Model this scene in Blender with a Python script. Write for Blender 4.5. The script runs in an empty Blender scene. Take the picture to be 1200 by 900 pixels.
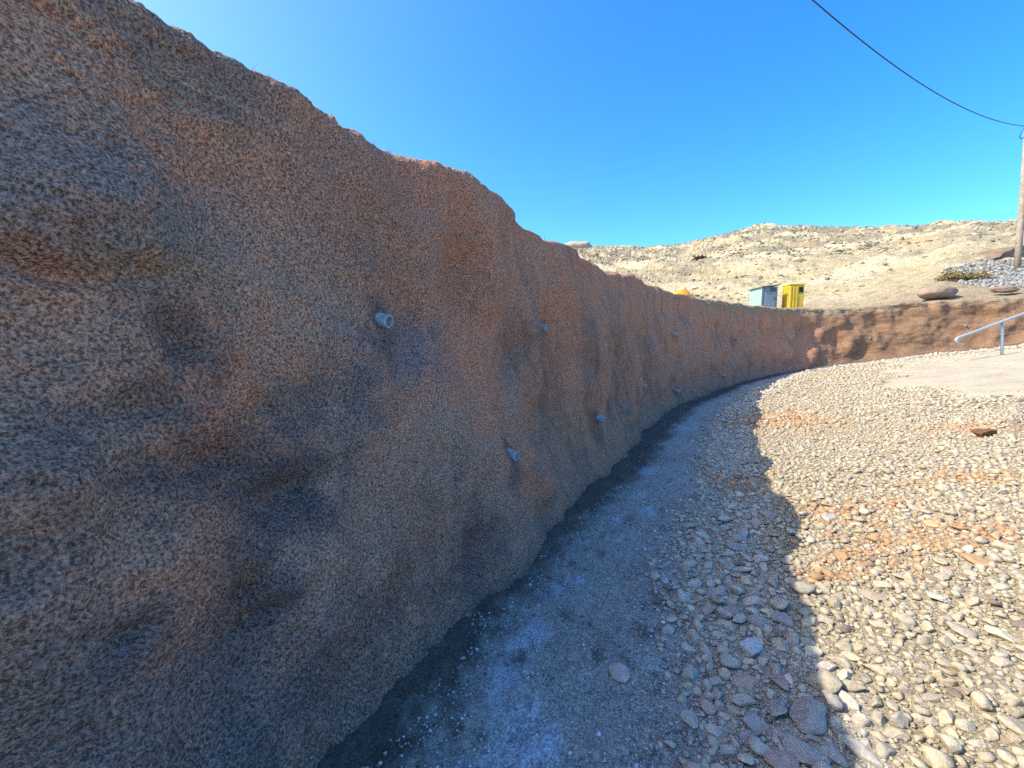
import bpy, bmesh, math, random
import numpy as np
from mathutils import Vector, Matrix

random.seed(7)
rng = np.random.default_rng(11)
R = math.radians
scene = bpy.context.scene
COL = scene.collection

# ------------------------------------------------------------------ camera, sky, sun, exposure
EYE = 1.65
cam_d = bpy.data.cameras.new('camera')
cam = bpy.data.objects.new('camera', cam_d)
COL.objects.link(cam)
cam.location = (0, 0, EYE)
cam.rotation_euler = (R(90 - 5.14), 0, 0)
cam_d.sensor_width = 36.0
cam_d.lens = 15.0
cam_d.clip_start = 0.02
cam_d.clip_end = 3000
scene.camera = cam

SUN_AZ = 84.0        # heading the light travels, degrees from +Y towards +X
SUN_EL = 44.5
world = bpy.data.worlds.new('World')
scene.world = world
world.use_nodes = True
wn = world.node_tree
wn.nodes.clear()
sky = wn.nodes.new('ShaderNodeTexSky')
sky.sky_type = 'NISHITA'
sky.sun_disc = False
sky.sun_elevation = R(SUN_EL)
sky.sun_rotation = R(SUN_AZ + 180)
sky.altitude = 200
sky.air_density = 0.55
sky.dust_density = 1.25
sky.ozone_density = 1.5
hs = wn.nodes.new('ShaderNodeHueSaturation')
hs.inputs['Saturation'].default_value = 1.38
hs.inputs['Hue'].default_value = 0.496
bg = wn.nodes.new('ShaderNodeBackground')
bg.inputs['Strength'].default_value = 0.15
wo = wn.nodes.new('ShaderNodeOutputWorld')
wn.links.new(sky.outputs[0], hs.inputs['Color'])
wn.links.new(hs.outputs[0], bg.inputs['Color'])
wn.links.new(bg.outputs[0], wo.inputs['Surface'])

sun_d = bpy.data.lights.new('sun', 'SUN')
sun_d.energy = 2.0
sun_d.angle = R(0.5)
sun_d.color = (1.0, 0.91, 0.75)
sun = bpy.data.objects.new('sun', sun_d)
COL.objects.link(sun)
_a, _e = R(SUN_AZ), R(SUN_EL)
sun.rotation_euler = Vector((math.sin(_a) * math.cos(_e), math.cos(_a) * math.cos(_e), -math.sin(_e))).to_track_quat('-Z', 'Y').to_euler()
sun.location = (-20, -5, 20)

vs = scene.view_settings
vs.view_transform = 'Standard'
vs.look = 'None'
vs.gamma = 1
vs.exposure = 1.86
vs.use_curve_mapping = False
scene.cycles.use_denoising = False
scene.cycles.max_bounces = 6
scene.cycles.diffuse_bounces = 4

# ------------------------------------------------------------------ numeric helpers
_G = rng.normal(size=(256, 3)).astype(np.float32)
_G /= np.linalg.norm(_G, axis=1)[:, None]
_PM = np.tile(rng.permutation(256).astype(np.int32), 3)

def perlin(x, y, z=0.0):
    x, y, z = np.broadcast_arrays(np.asarray(x, np.float32), np.asarray(y, np.float32), np.asarray(z, np.float32))
    sh = x.shape
    x, y, z = x.ravel(), y.ravel(), z.ravel()
    xf, yf, zf = np.floor(x), np.floor(y), np.floor(z)
    fx, fy, fz = x - xf, y - yf, z - zf
    xi, yi, zi = xf.astype(np.int32) & 255, yf.astype(np.int32) & 255, zf.astype(np.int32) & 255
    u, v, w = (t * t * t * (t * (t * 6 - 15) + 10) for t in (fx, fy, fz))
    X = []
    for dx in (0, 1):
        A = _PM[xi + dx] + yi
        Yv = []
        for dy in (0, 1):
            B = _PM[A + dy] + zi
            Zv = []
            for dz in (0, 1):
                g = _PM[B + dz]
                Zv.append(_G[g, 0] * (fx - dx) + _G[g, 1] * (fy - dy) + _G[g, 2] * (fz - dz))
            Yv.append(Zv[0] + w * (Zv[1] - Zv[0]))
        X.append(Yv[0] + v * (Yv[1] - Yv[0]))
    return ((X[0] + u * (X[1] - X[0])) * 1.5).reshape(sh)

def fbm(x, y, z=0.0, n=4, g=.5):
    a, s, t = 1.0, 0.0, 0.0
    for i in range(n):
        s = s + a * perlin(x * 2 ** i + 13.7 * i, y * 2 ** i - 5.1 * i, z * 2 ** i + 3.3 * i)
        t += a
        a *= g
    return s / t * 1.4

def sstep(a, b, x):
    t = np.clip((x - a) / (b - a), 0, 1)
    return t * t * (3 - 2 * t)

def softp(x, k):
    return k * np.log1p(np.exp(np.clip(x / k, -40, 40)))

def mixc(a, b, t):
    return a + (np.asarray(b) - a) * t[..., None]

# ------------------------------------------------------------------ mesh helpers
def mesh_from(name, V, F, smooth=True):
    """V (n,3); F list of tuples or an (m,k) integer array."""
    me = bpy.data.meshes.new(name)
    V = np.asarray(V, np.float32)
    if isinstance(F, np.ndarray):
        m, k = F.shape
        me.vertices.add(len(V))
        me.vertices.foreach_set('co', V.ravel())
        me.loops.add(m * k)
        me.loops.foreach_set('vertex_index', F.astype(np.int32).ravel())
        me.polygons.add(m)
        me.polygons.foreach_set('loop_start', np.arange(0, m * k, k, dtype=np.int32))
        me.update(calc_edges=True)
    else:
        me.from_pydata(V.tolist(), [], F)
    if smooth:
        me.polygons.foreach_set('use_smooth', np.ones(len(me.polygons), bool))
    me.update()
    return me

def put_color(me, name, C):
    a = me.color_attributes.new(name, 'FLOAT_COLOR', 'POINT')
    C = np.asarray(C, np.float32)
    if C.shape[1] == 3:
        C = np.c_[C, np.ones(len(C), np.float32)]
    a.data.foreach_set('color', C.astype(np.float32).ravel())

def obj(name, me, mat=None, parent=None, label=None, cat=None, group=None, kind=None):
    o = bpy.data.objects.new(name, me)
    COL.objects.link(o)
    if mat and me is not None and not me.materials:
        me.materials.append(mat)
    if parent:
        o.parent = parent
    if label: o['label'] = label
    if cat: o['category'] = cat
    if group: o['group'] = group
    if kind: o['kind'] = kind
    return o

def grid_faces(nu, nv, off=0):
    i, j = np.meshgrid(np.arange(nu - 1), np.arange(nv - 1), indexing='ij')
    a = off + i * nv + j
    return np.stack([a, a + nv, a + nv + 1, a + 1], -1).reshape(-1, 4)

def tube(pts, rad, seg=10, cap=True, inner=None):
    """Round tube along pts; returns V, F. inner = wall thickness radius for an open hollow end."""
    pts = np.asarray(pts, float)
    n = len(pts)
    rad = np.broadcast_to(np.asarray(rad, float), (n,))
    V, F = [], []
    t = np.gradient(pts, axis=0)
    t /= np.linalg.norm(t, axis=1)[:, None]
    ref = np.array([0, 0, 1.0]) if abs(t[0][2]) < .9 else np.array([1.0, 0, 0])
    for i in range(n):
        a = np.cross(t[i], ref); a /= np.linalg.norm(a)
        b = np.cross(a, t[i]); ref = b
        for k in range(seg):
            q = 2 * math.pi * k / seg
            V.append(pts[i] + rad[i] * (math.cos(q) * a + math.sin(q) * b))
    for i in range(n - 1):
        for k in range(seg):
            F.append((i * seg + k, i * seg + (k + 1) % seg, (i + 1) * seg + (k + 1) % seg, (i + 1) * seg + k))
    if cap:
        F.append(tuple(range(seg))[::-1])
        F.append(tuple((n - 1) * seg + k for k in range(seg)))
    return V, F

def box_vf(x0, x1, y0, y1, z0, z1):
    V = [(x, y, z) for x in (x0, x1) for y in (y0, y1) for z in (z0, z1)]
    F = [(0, 1, 3, 2), (4, 6, 7, 5), (0, 4, 5, 1), (2, 3, 7, 6), (0, 2, 6, 4), (1, 5, 7, 3)]
    return V, F

def bevel_mesh(name, V, F, w=.01, seg=2):
    me = bpy.data.meshes.new(name)
    me.from_pydata([tuple(v) for v in V], [], F)
    bm = bmesh.new(); bm.from_mesh(me)
    bmesh.ops.recalc_face_normals(bm, faces=bm.faces)
    bmesh.ops.bevel(bm, geom=bm.edges[:], offset=w, segments=seg, affect='EDGES', profile=.5)
    bm.to_mesh(me); bm.free()
    return me

# ------------------------------------------------------------------ material helpers
class NT:
    def __init__(self, name):
        self.m = bpy.data.materials.new(name)
        self.m.use_nodes = True
        self.t = self.m.node_tree
        self.b = self.t.nodes['Principled BSDF']
        self.b.inputs['Specular IOR Level'].default_value = .25
    def n(self, typ, **kw):
        nd = self.t.nodes.new(typ)
        for k, v in kw.items():
            if k in nd.inputs: nd.inputs[k].default_value = v
            else: setattr(nd, k, v)
        return nd
    def l(self, a, b): self.t.links.new(a, b)
    def coord(self, world=False):
        if world: return self.n('ShaderNodeNewGeometry').outputs['Position']
        return self.n('ShaderNodeTexCoord').outputs['Object']
    def noise(self, vec, scale, detail=3.0, rough=.55):
        nd = self.n('ShaderNodeTexNoise')
        nd.inputs['Scale'].default_value = scale
        nd.inputs['Detail'].default_value = detail
        nd.inputs['Roughness'].default_value = rough
        self.l(vec, nd.inputs['Vector'])
        return nd.outputs['Fac']
    def voro(self, vec, scale, feature='F1'):
        nd = self.n('ShaderNodeTexVoronoi', feature=feature)
        nd.inputs['Scale'].default_value = scale
        self.l(vec, nd.inputs['Vector'])
        return nd
    def ramp(self, fac, stops):
        nd = self.n('ShaderNodeValToRGB')
        e = nd.color_ramp.elements
        while len(e) < len(stops): e.new(0.5)
        for q, (p, c) in zip(e, stops):
            q.position = p
            q.color = (*c, 1) if not np.isscalar(c) else (c, c, c, 1)
        self.l(fac, nd.inputs[0])
        return nd.outputs[0]
    def mix(self, a, b, fac, mode='MIX'):
        nd = self.n('ShaderNodeMix', data_type='RGBA', blend_type=mode)
        for v, s in ((fac, 'Factor'), (a, 'A'), (b, 'B')):
            i = [q for q in nd.inputs if q.name == s and (q.type == 'RGBA' or s == 'Factor') and q.enabled][0] if s != 'Factor' else nd.inputs[0]
            if hasattr(v, 'links'): self.l(v, i)
            elif np.isscalar(v): i.default_value = v
            else: i.default_value = (*v, 1)
        return [q for q in nd.outputs if q.type == 'RGBA'][0]
    def math(self, op, a, b=0.5):
        nd = self.n('ShaderNodeMath', operation=op)
        for v, i in ((a, nd.inputs[0]), (b, nd.inputs[1])):
            if hasattr(v, 'links'): self.l(v, i)
            else: i.default_value = v
        return nd.outputs[0]
    def attr(self, name):
        return self.n('ShaderNodeAttribute', attribute_name=name).outputs['Color']
    def base(self, c, rough=.9):
        if hasattr(c, 'links'): self.l(c, self.b.inputs['Base Color'])
        else: self.b.inputs['Base Color'].default_value = (*c, 1)
        self.b.inputs['Roughness'].default_value = rough
        return self
    def bump(self, h, dist, strength=1.0):
        nd = self.n('ShaderNodeBump')
        nd.inputs['Distance'].default_value = dist
        nd.inputs['Strength'].default_value = strength
        self.l(h, nd.inputs['Height'])
        if self.b.inputs['Normal'].links:
            self.l(self.b.inputs['Normal'].links[0].from_socket, nd.inputs['Normal'])
        self.l(nd.outputs[0], self.b.inputs['Normal'])
        return self

def mat_plain(name, col, rough=.6, metal=0.0, var=.15, scale=8.0, bump=0.0):
    t = NT(name)
    p = t.coord()
    f = t.noise(p, scale, 5.0, .65)
    c = t.mix(tuple(np.array(col) * (1 - var * 1.6)), tuple(np.minimum(np.array(col) * (1 + var), 1)), t.ramp(f, [(.3, 0.), (.7, 1.)]))
    t.base(c, rough)
    t.b.inputs['Metallic'].default_value = metal
    if bump: t.bump(t.noise(p, scale * 6, 3), bump)
    return t.m

# sprayed concrete wall
t = NT('sprayed_concrete')
p = t.coord(True)
c = t.attr('tint')
fine = t.noise(p, 100, 2.5, .55)
c = t.mix(c, t.ramp(fine, [(.37, (.32, .31, .31)), (.49, (.97, .96, .95)), (.64, (1.5, 1.45, 1.40))]), .85, 'MULTIPLY')
c = t.mix(c, t.ramp(t.noise(p, 80, 2, .6), [(.34, (.5, .5, .5)), (.66, (1.5, 1.5, 1.5))]), .5, 'MULTIPLY')
t.base(c, .93)
h1 = t.noise(p, 30, 4, .6)
t.bump(h1, .035, .7)
t.bump(fine, .016, .9)
M_WALL = t.m

# gravel / dirt ground
t = NT('gravel_ground')
p = t.coord(True)
c = t.attr('tint')
v = t.voro(p, 110)
c = t.mix(c, t.ramp(v.outputs['Color'], [(.15, (.45, .45, .45)), (.5, (.95, .95, .95)), (.85, (1.7, 1.68, 1.6))]), .55, 'MULTIPLY')
c = t.mix(c, t.ramp(t.noise(p, 24, 5, .7), [(.3, (.6, .58, .56)), (.68, (1.3, 1.3, 1.3))]), .6, 'MULTIPLY')
t.base(c, .95)
t.bump(t.math('SUBTRACT', 1.0, v.outputs['Distance']), .006, .6)
t.bump(t.noise(p, 45, 6, .75), .022, .8)
M_GROUND = t.m

def stone_mat(name, src):
    t = NT(name)
    p = t.coord(True)
    c = t.attr('tint') if src == 'attr' else t.n('ShaderNodeObjectInfo').outputs['Color']
    c = t.mix(c, t.ramp(t.noise(p, 30, 5, .7), [(.3, (.62, .60, .57)), (.5, (1, 1, 1)), (.72, (1.22, 1.21, 1.18))]), .8, 'MULTIPLY')
    c = t.mix(c, t.ramp(t.noise(p, 170, 3, .7), [(.35, (.7, .7, .7)), (.65, (1.2, 1.2, 1.2))]), .5, 'MULTIPLY')
    t.base(c, .9)
    t.bump(t.noise(p, 60, 5, .7), .009, .8)
    return t.m
M_STONE = stone_mat('stone_surface', 'obj')
M_RUBBLE = stone_mat('rubble_surface', 'attr')

# hillside
t = NT('dry_hillside')
p = t.coord(True)
c = t.attr('tint')
c = t.mix(c, t.ramp(t.noise(p, 1.6, 6, .75), [(.3, (.55, .55, .52)), (.5, (1, 1, 1)), (.7, (1.3, 1.27, 1.2))]), .85, 'MULTIPLY')
c = t.mix(c, t.ramp(t.noise(p, 9, 5, .75), [(.3, (.7, .69, .66)), (.65, (1.15, 1.14, 1.1))]), .7, 'MULTIPLY')
t.base(c, .95)
t.bump(t.noise(p, .9, 8, .75), .8, .8)
t.bump(t.noise(p, 8, 6, .75), .08, .8)
M_HILL = t.m

M_GALV = mat_plain('galvanised_steel', (.40, .43, .42), .45, .3, .12, 14, .001)
M_PVC = mat_plain('grey_plastic_pipe', (.30, .36, .40), .4, 0, .25, 25, .001)
M_POLE = mat_plain('weathered_pole', (.33, .27, .20), .85, 0, .25, 6, .01)
M_CABLE = mat_plain('black_cable', (.025, .025, .03), .6)
M_GREEN = mat_plain('pale_green_sheet', (.27, .40, .32), .6, 0, .08, 3)
M_GREYPANEL = mat_plain('grey_sheet', (.17, .21, .23), .6, 0, .1, 3)
M_DARKROOF = mat_plain('dark_roof_sheet', (.12, .15, .15), .7, 0, .2, 4)
M_YELLOW = mat_plain('yellow_plastic', (.60, .41, .045), .5, 0, .1, 3)
M_DARK = mat_plain('dark_vent', (.02, .02, .02), .7)
M_ORANGE = mat_plain('orange_sheet', (.80, .27, .02), .6, 0, .12, 4)
M_STRAW = mat_plain('dry_straw', (.46, .38, .20), .9, 0, .3, 9)
M_SCRUB = mat_plain('dry_scrub', (.215, .19, .13), .95, 0, .35, 3)
M_BROWN = mat_plain('brown_scrub', (.075, .045, .03), .95, 0, .35, 5)
t = NT('concrete_ramp_surface')
p = t.coord(True)
c = t.ramp(t.noise(p, 1.3, 7, .7), [(.3, (.34, .29, .20)), (.5, (.42, .36, .255)), (.7, (.46, .405, .30))])
c = t.mix(c, t.ramp(t.noise(p, 22, 5, .75), [(.3, (.6, .58, .55)), (.6, (1.1, 1.1, 1.1))]), .6, 'MULTIPLY')
t.base(c, .9)
t.bump(t.noise(p, 14, 6, .7), .03, .7)
M_RAMP = t.m

# ------------------------------------------------------------------ layout: path of the wall base, ground shape
PATH = np.array([(-4.6, -6.5), (-2.6, -2.3), (-1.55, -.1), (-.77, 1.53), (-.53, 2.07), (0, 3.12), (.51, 4.11), (1.42, 5.8), (2.76, 8.52),
                 (4.65, 11.6), (7.6, 15.1), (10.1, 17.0), (12.5, 17.9), (14.6, 17.9), (17, 17.3), (20, 16.1), (24, 13.6), (30, 8)], float)
def catmull(P, n=40):
    out = []
    for i in range(len(P) - 1):
        p0, p1, p2, p3 = P[max(i - 1, 0)], P[i], P[i + 1], P[min(i + 2, len(P) - 1)]
        q = np.linspace(0, 1, n, endpoint=False)[:, None]
        out.append(.5 * ((2 * p1) + (p2 - p0) * q + (2 * p0 - 5 * p1 + 4 * p2 - p3) * q ** 2 + (3 * p1 - p0 - 3 * p2 + p3) * q ** 3))
    return np.vstack(out + [P[-1:]])
PC = catmull(PATH)
PL = np.r_[0, np.cumsum(np.hypot(*np.diff(PC, axis=0).T))]
_T = np.gradient(PC, axis=0)
for _ in range(6):
    _T[1:-1] = (_T[:-2] + 2 * _T[1:-1] + _T[2:]) / 4
_T /= np.linalg.norm(_T, axis=1)[:, None]
PN = np.c_[_T[:, 1], -_T[:, 0]]           # faces the lane
TOPL = np.array([0, 8.1, 8.9, 9.5, 10, 10.66, 11.2, 11.8, 12.6, 13.7, 15.1, 16.7, 18.4, 20.35, 22.7, 24.9, 26.6, 28, 29.4, 30.65, 31.7, 32.8, 33.9, 35.2, 36.7, 38.5, 51])
TOPZ = np.array([2.8, 2.83, 2.87, 2.9, 2.86, 2.94, 2.93, 2.87, 2.87, 2.89, 2.97, 3.08, 3.13, 3.16, 3.23, 3.3, 3.31, 3.27, 3.23, 3.23, 3.25, 3.3, 3.42, 3.5, 3.55, 3.6, 3.5])
LEAN = .42

def at_path(l):
    return (np.interp(l, PL, PC[:, 0]), np.interp(l, PL, PC[:, 1]), np.interp(l, PL, PN[:, 0]), np.interp(l, PL, PN[:, 1]))

def ground0(x, y):
    s = .9 * x - .436 * y + 1.37
    l = .436 * x + .9 * y
    z = .15 * softp(s - 1.4, .35) + .014 * softp(l - 9, 2)
    return 2.6 - softp(2.6 - z, .3)

def wall_dist(x, y):
    x, y = np.ravel(x), np.ravel(y)
    out = np.empty(len(x)); idx = np.empty(len(x), int)
    for a in range(0, len(x), 20000):
        d = (x[a:a + 20000, None] - PC[None, :, 0]) ** 2 + (y[a:a + 20000, None] - PC[None, :, 1]) ** 2
        k = d.argmin(1); idx[a:a + 20000] = k
        out[a:a + 20000] = (x[a:a + 20000] - PC[k, 0]) * PN[k, 0] + (y[a:a + 20000] - PC[k, 1]) * PN[k, 1]
    return out, PL[idx]

def bank_edge(l):     # how far from the wall the rubble begins
    return 1.12 + .3 * np.exp(-((l - 9.6) / 1.0) ** 2) + .12 * perlin(l * .9, 3.1) + .08 * perlin(l * 2.7, 9.1) - .35 * sstep(26, 29, l)

def ground(x, y):
    x = np.asarray(x, float); y = np.asarray(y, float)
    z = ground0(x, y)
    r = np.hypot(x, y)
    return z + .035 * perlin(x * .7, y * .7, 4.2) + .018 * perlin(x * 2.3, y * 2.3, 1.2)

# ------------------------------------------------------------------ ground sheet (polar grid round the viewer's feet)
def wall_radius(az):
    bx, by = PC[:, 0] - PN[:, 0] * .5, PC[:, 1] - PN[:, 1] * .5
    a = np.unwrap(np.arctan2(bx, by))
    return np.interp(az, a, np.hypot(bx, by)), a[0], a[-1]
_, AZ0, AZ1 = wall_radius(0.0)
az = np.concatenate([np.radians(np.arange(-56, 56, .2)), np.radians(np.arange(56, 304.1, 3.0))])
azw = np.where(az > math.pi, az - 2 * math.pi, az)
rw, _, _ = wall_radius(np.clip(azw, AZ0, AZ1))
inside = (azw > AZ0) & (azw < AZ1)
rmax = np.where(inside, rw + .6, 420.0)
NR = 250
q = np.linspace(0, 1, NR)
rr = .2 * (rmax[:, None] / .2) ** q[None, :]
X = rr * np.sin(az)[:, None]; Y = rr * np.cos(az)[:, None]
D, LL = wall_dist(X, Y)
D = D.reshape(X.shape); LL = LL.reshape(X.shape)
Z = ground(X, Y)
near = np.exp(-rr / 9)
Z += near * (.012 * perlin(X * 7, Y * 7) + .007 * perlin(X * 18, Y * 18))
Z += .035 * np.exp(-(D / .16) ** 2) * (1 + perlin(X * 3, Y * 3))
n1 = fbm(X * .9, Y * .9, 2.0); n2 = fbm(X * 3.1, Y * 3.1, 7.0); n3 = fbm(X * 9, Y * 9, 5.0)
lane = np.array([.37, .355, .325]); sand = np.array([.33, .285, .25]); dust = np.array([.47, .55, .64]); dark = np.array([.085, .066, .056]); bankc = np.array([.36, .30, .20])  # dust: pale cement dust with the sky's blue cast painted in
c = np.broadcast_to(lane, X.shape + (3,)).copy()
c = mixc(c, sand, sstep(-.1, .5, n1 + .3 * n2) * .55)
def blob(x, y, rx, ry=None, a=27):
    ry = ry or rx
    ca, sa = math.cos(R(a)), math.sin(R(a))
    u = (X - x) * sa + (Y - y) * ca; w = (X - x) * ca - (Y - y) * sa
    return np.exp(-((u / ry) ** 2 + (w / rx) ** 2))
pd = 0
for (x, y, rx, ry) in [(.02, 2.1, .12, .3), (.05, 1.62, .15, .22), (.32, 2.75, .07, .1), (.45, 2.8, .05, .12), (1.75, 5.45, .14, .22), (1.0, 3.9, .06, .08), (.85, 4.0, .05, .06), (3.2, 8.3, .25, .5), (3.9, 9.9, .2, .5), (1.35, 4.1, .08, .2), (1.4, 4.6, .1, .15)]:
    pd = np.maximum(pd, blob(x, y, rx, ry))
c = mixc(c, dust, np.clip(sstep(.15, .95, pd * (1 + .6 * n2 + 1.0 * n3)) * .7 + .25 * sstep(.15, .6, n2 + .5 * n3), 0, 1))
c = mixc(c, np.array([.12, .105, .09]), sstep(.36, .6, fbm(X * 5, Y * 5, 15.0) + .3 * n3) * .75)
edge = bank_edge(LL)
onbank = sstep(-.12, .12, D - edge + .1 * n2)
c = mixc(c, bankc, onbank)
c = mixc(c, np.array([.42, .375, .31]), onbank * (1 - sstep(.5, .75, D - edge + .1 * n2)) * .9)  # belt within the wall's shadow, painted paler to brighten it
rust = np.array([.46, .29, .155])
def rust_at(x, y):
    g = 0
    for (px, py, rx, ry) in [(2.6, 2.95, .38, .28), (3.3, 3.05, .5, .28), (4.55, 4.1, .5, .3), (2.9, 3.75, .3, .5), (5.2, 8.3, .9, 1.2), (2.15, 2.75, .25, .10), (2.6, 4.8, .3, .4), (6.5, 5.9, .6, .35), (3.35, 3.7, .25, .2)]:
        g = np.maximum(g, np.exp(-((x - px) / rx) ** 2 - ((y - py) / ry) ** 2))
    return g
ru = rust_at(X, Y)
c = mixc(c, rust, np.clip(sstep(.2, .8, ru + .3 * n2), 0, 1) * onbank * .8)
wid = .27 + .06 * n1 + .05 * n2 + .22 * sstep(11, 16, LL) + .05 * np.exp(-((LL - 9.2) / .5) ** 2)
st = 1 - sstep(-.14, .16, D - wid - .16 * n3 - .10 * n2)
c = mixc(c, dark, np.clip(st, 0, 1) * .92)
V = np.stack([X, Y, Z], -1).reshape(-1, 3)
F = grid_faces(len(az), NR)
me = mesh_from('ground', V, F)
# normals up
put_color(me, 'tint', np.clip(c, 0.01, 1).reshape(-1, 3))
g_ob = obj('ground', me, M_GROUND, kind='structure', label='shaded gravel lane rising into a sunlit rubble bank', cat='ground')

# ------------------------------------------------------------------ the sprayed retaining wall
FEAT = np.array([(8.44,2.02,0.270,0.150,0.055), (8.30,1.87,0.080,0.030,-0.022), (8.38,1.85,0.070,0.028,-0.026), (8.46,1.84,0.080,0.028,-0.026), (8.58,1.88,0.090,0.030,-0.022), (8.66,1.68,0.070,0.091,-0.050), (9.00,1.06,0.160,0.092,-0.060), (8.74,0.79,0.050,0.071,-0.050), (8.78,0.67,0.070,0.038,-0.050), (8.86,0.76,0.100,0.067,0.030), (8.40,0.85,0.050,0.030,-0.040), (9.78,1.72,0.330,0.145,-0.020), (11.32,1.61,0.280,0.189,-0.040), (11.92,1.09,0.260,0.334,-0.090), (11.56,1.45,0.230,0.475,0.070), (10.14,0.32,0.190,0.179,-0.070), (10.54,0.08,0.270,0.227,0.060), (9.48,0.63,0.300,0.164,0.040), (9.28,1.39,0.170,0.116,-0.030), (8.50,1.46,0.120,0.063,-0.035), (8.70,1.26,0.130,0.070,-0.045), (8.88,1.07,0.140,0.079,-0.040), (13.14,1.49,0.280,0.534,-0.080), (13.84,1.71,0.320,0.724,0.080), (14.90,1.58,0.540,0.691,-0.080), (16.06,1.41,0.520,0.786,0.070), (17.46,1.37,0.590,0.909,-0.060), (12.50,1.41,0.240,0.573,0.050), (19.00,1.76,0.620,1.054,0.050), (13.52,0.56,0.570,0.321,0.070), (15.38,0.54,0.730,0.273,-0.060), (8.30,1.31,0.120,0.086,0.040), (8.54,1.03,0.160,0.098,0.030), (11.48,0.42,0.370,0.331,0.050), (12.40,0.37,0.260,0.310,-0.050), (10.30,2.25,0.140,0.714,0.030), (10.56,2.30,0.160,0.645,-0.030), (10.90,2.16,0.200,0.630,0.030)])

def wall_top(l):
    return np.interp(l, TOPL, TOPZ) + .02 * perlin(l * 2.1, .7) + .010 * perlin(l * 9, 2.7) - .03 * np.exp(-((l - 9.72) / .25) ** 2) + .025 * np.exp(-((l - 10.6) / .5) ** 2) - .05 * np.exp(-((l - 15.2) / .8) ** 2) + .06 * np.exp(-((l - 17.0) / .6) ** 2) + .05 * perlin(l * 1.1, 8.3) * sstep(14, 18, l)

def coarse_disp(l, z):
    d = .13 * perlin(l * .75, z * .8, 1.5) + .10 * perlin(l * 2.1, z * 1.9, 8.5) + .038 * perlin(l * 4.6, z * 4.2, 3.5)
    wr = perlin(l * .8, z * 1.1, 12.3)
    fl = sstep(10.5, 13, l) * (1 - sstep(27, 31, l))
    d += fl * (.11 * perlin(l * 1.5 + .35 * z + .5 * wr, z * .6, 6.5) + .05 * perlin(l * 3.3 + .5 * z + 1.2 * wr, z * 1.3, 2.2))
    fa = sstep(27, 31, l)
    d += fa * (.15 * perlin(l * 1.0, z * 1.3, 2.9) + .11 * perlin(l * 1.9, z * 1.6, 5.9) + .025 * perlin(l * 6, z * 6, 1.9) + .012 * perlin(l * 11, z * 11, 7.7))
    for (l0, z0, a, b, h) in FEAT:
        e = ((l - l0) / a) ** 2 + ((z - z0) / b) ** 2
        h = h * (.6 if l0 > 12.2 else 1)
        d = d + h * np.where(h < 0, 1.4, 1.4) * np.exp(-e)
    return d

def wall_points(l, v):
    """l (nu,), v (nv,) -> points, face height fraction, coarse stuff."""
    l2, v2 = np.meshgrid(l, v, indexing='ij')
    bx, by, nx, ny = at_path(l)
    zb = ground0(bx, by)[:, None] - .12
    zt = wall_top(l)[:, None]
    VF = .84
    h = np.clip(v2 / VF, 0, 1)
    w = np.clip((v2 - VF) / (1 - VF), 0, 1)
    rad = .14
    a = np.clip(w / .5, 0, 1) * math.pi / 2
    bk = np.clip((w - .5) / .5, 0, 1)
    foot = .20 * np.exp(-(h * 2.95 / .20) ** 1.0)
    off = LEAN * h + rad * (1 - np.cos(a)) + bk ** 1.3 * 1.6 - foot
    z = zb + (zt - rad - zb) * h + rad * np.sin(a) * (.8 + .25 * perlin(l2 * 1.5, w * 2, 9.9))
    z = z + bk * (.10 + .10 * perlin(l2 * 2, bk * 3, 1.1)) - .25 * bk ** 4
    d = coarse_disp(l2, z) * (1 - sstep(0., .45, w)) * (.45 + .55 * sstep(0.0, .55, (z - zb) - .1))
    clod = sstep(.72, .84, v2) * (1 - .5 * sstep(.2, .9, w))
    clod_a = .25 + .75 * sstep(20, 26, l2)
    d = d + clod * clod_a * (.05 * fbm(l2 * 1.9, z * 2.2, 4.4, 4, .65) + .03 * perlin(l2 * 11, z * 11, 2.4) + .02 * perlin(l2 * 23, z * 23, 7.4))
    un = np.cos(a) * .98; uz = np.sin(a) * .98 + .12
    X = bx[:, None] - nx[:, None] * off + nx[:, None] * un * d
    Y = by[:, None] - ny[:, None] * off + ny[:, None] * un * d
    Zz = z + uz * d
    return X, Y, Zz, h, w, un * np.ones_like(X), uz, nx[:, None], ny[:, None], l2

def fine_disp(X, Y, Z, res):
    g = lambda wl: np.clip((wl / res - 2.0) / 2.0, 0, 1)      # only what the local mesh can carry
    d = g(.10) * .012 * perlin(X * 11, Y * 11, Z * 11)
    d += g(.05) * .008 * perlin(X * 24, Y * 24, Z * 24)
    d += g(.025) * .0075 * perlin(X * 47, Y * 47, Z * 47)
    d += g(.013) * .003 * perlin(X * 88, Y * 88, Z * 88)
    pit = perlin(X * 34 + 9, Y * 34, Z * 34)
    d -= g(.03) * .010 * np.clip(pit - .12, 0, 1) ** 1.0 * 2
    return d * (.55 + .75 * sstep(-.35, .4, perlin(X * 1.7, Y * 1.7, Z * 1.7)))

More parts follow.
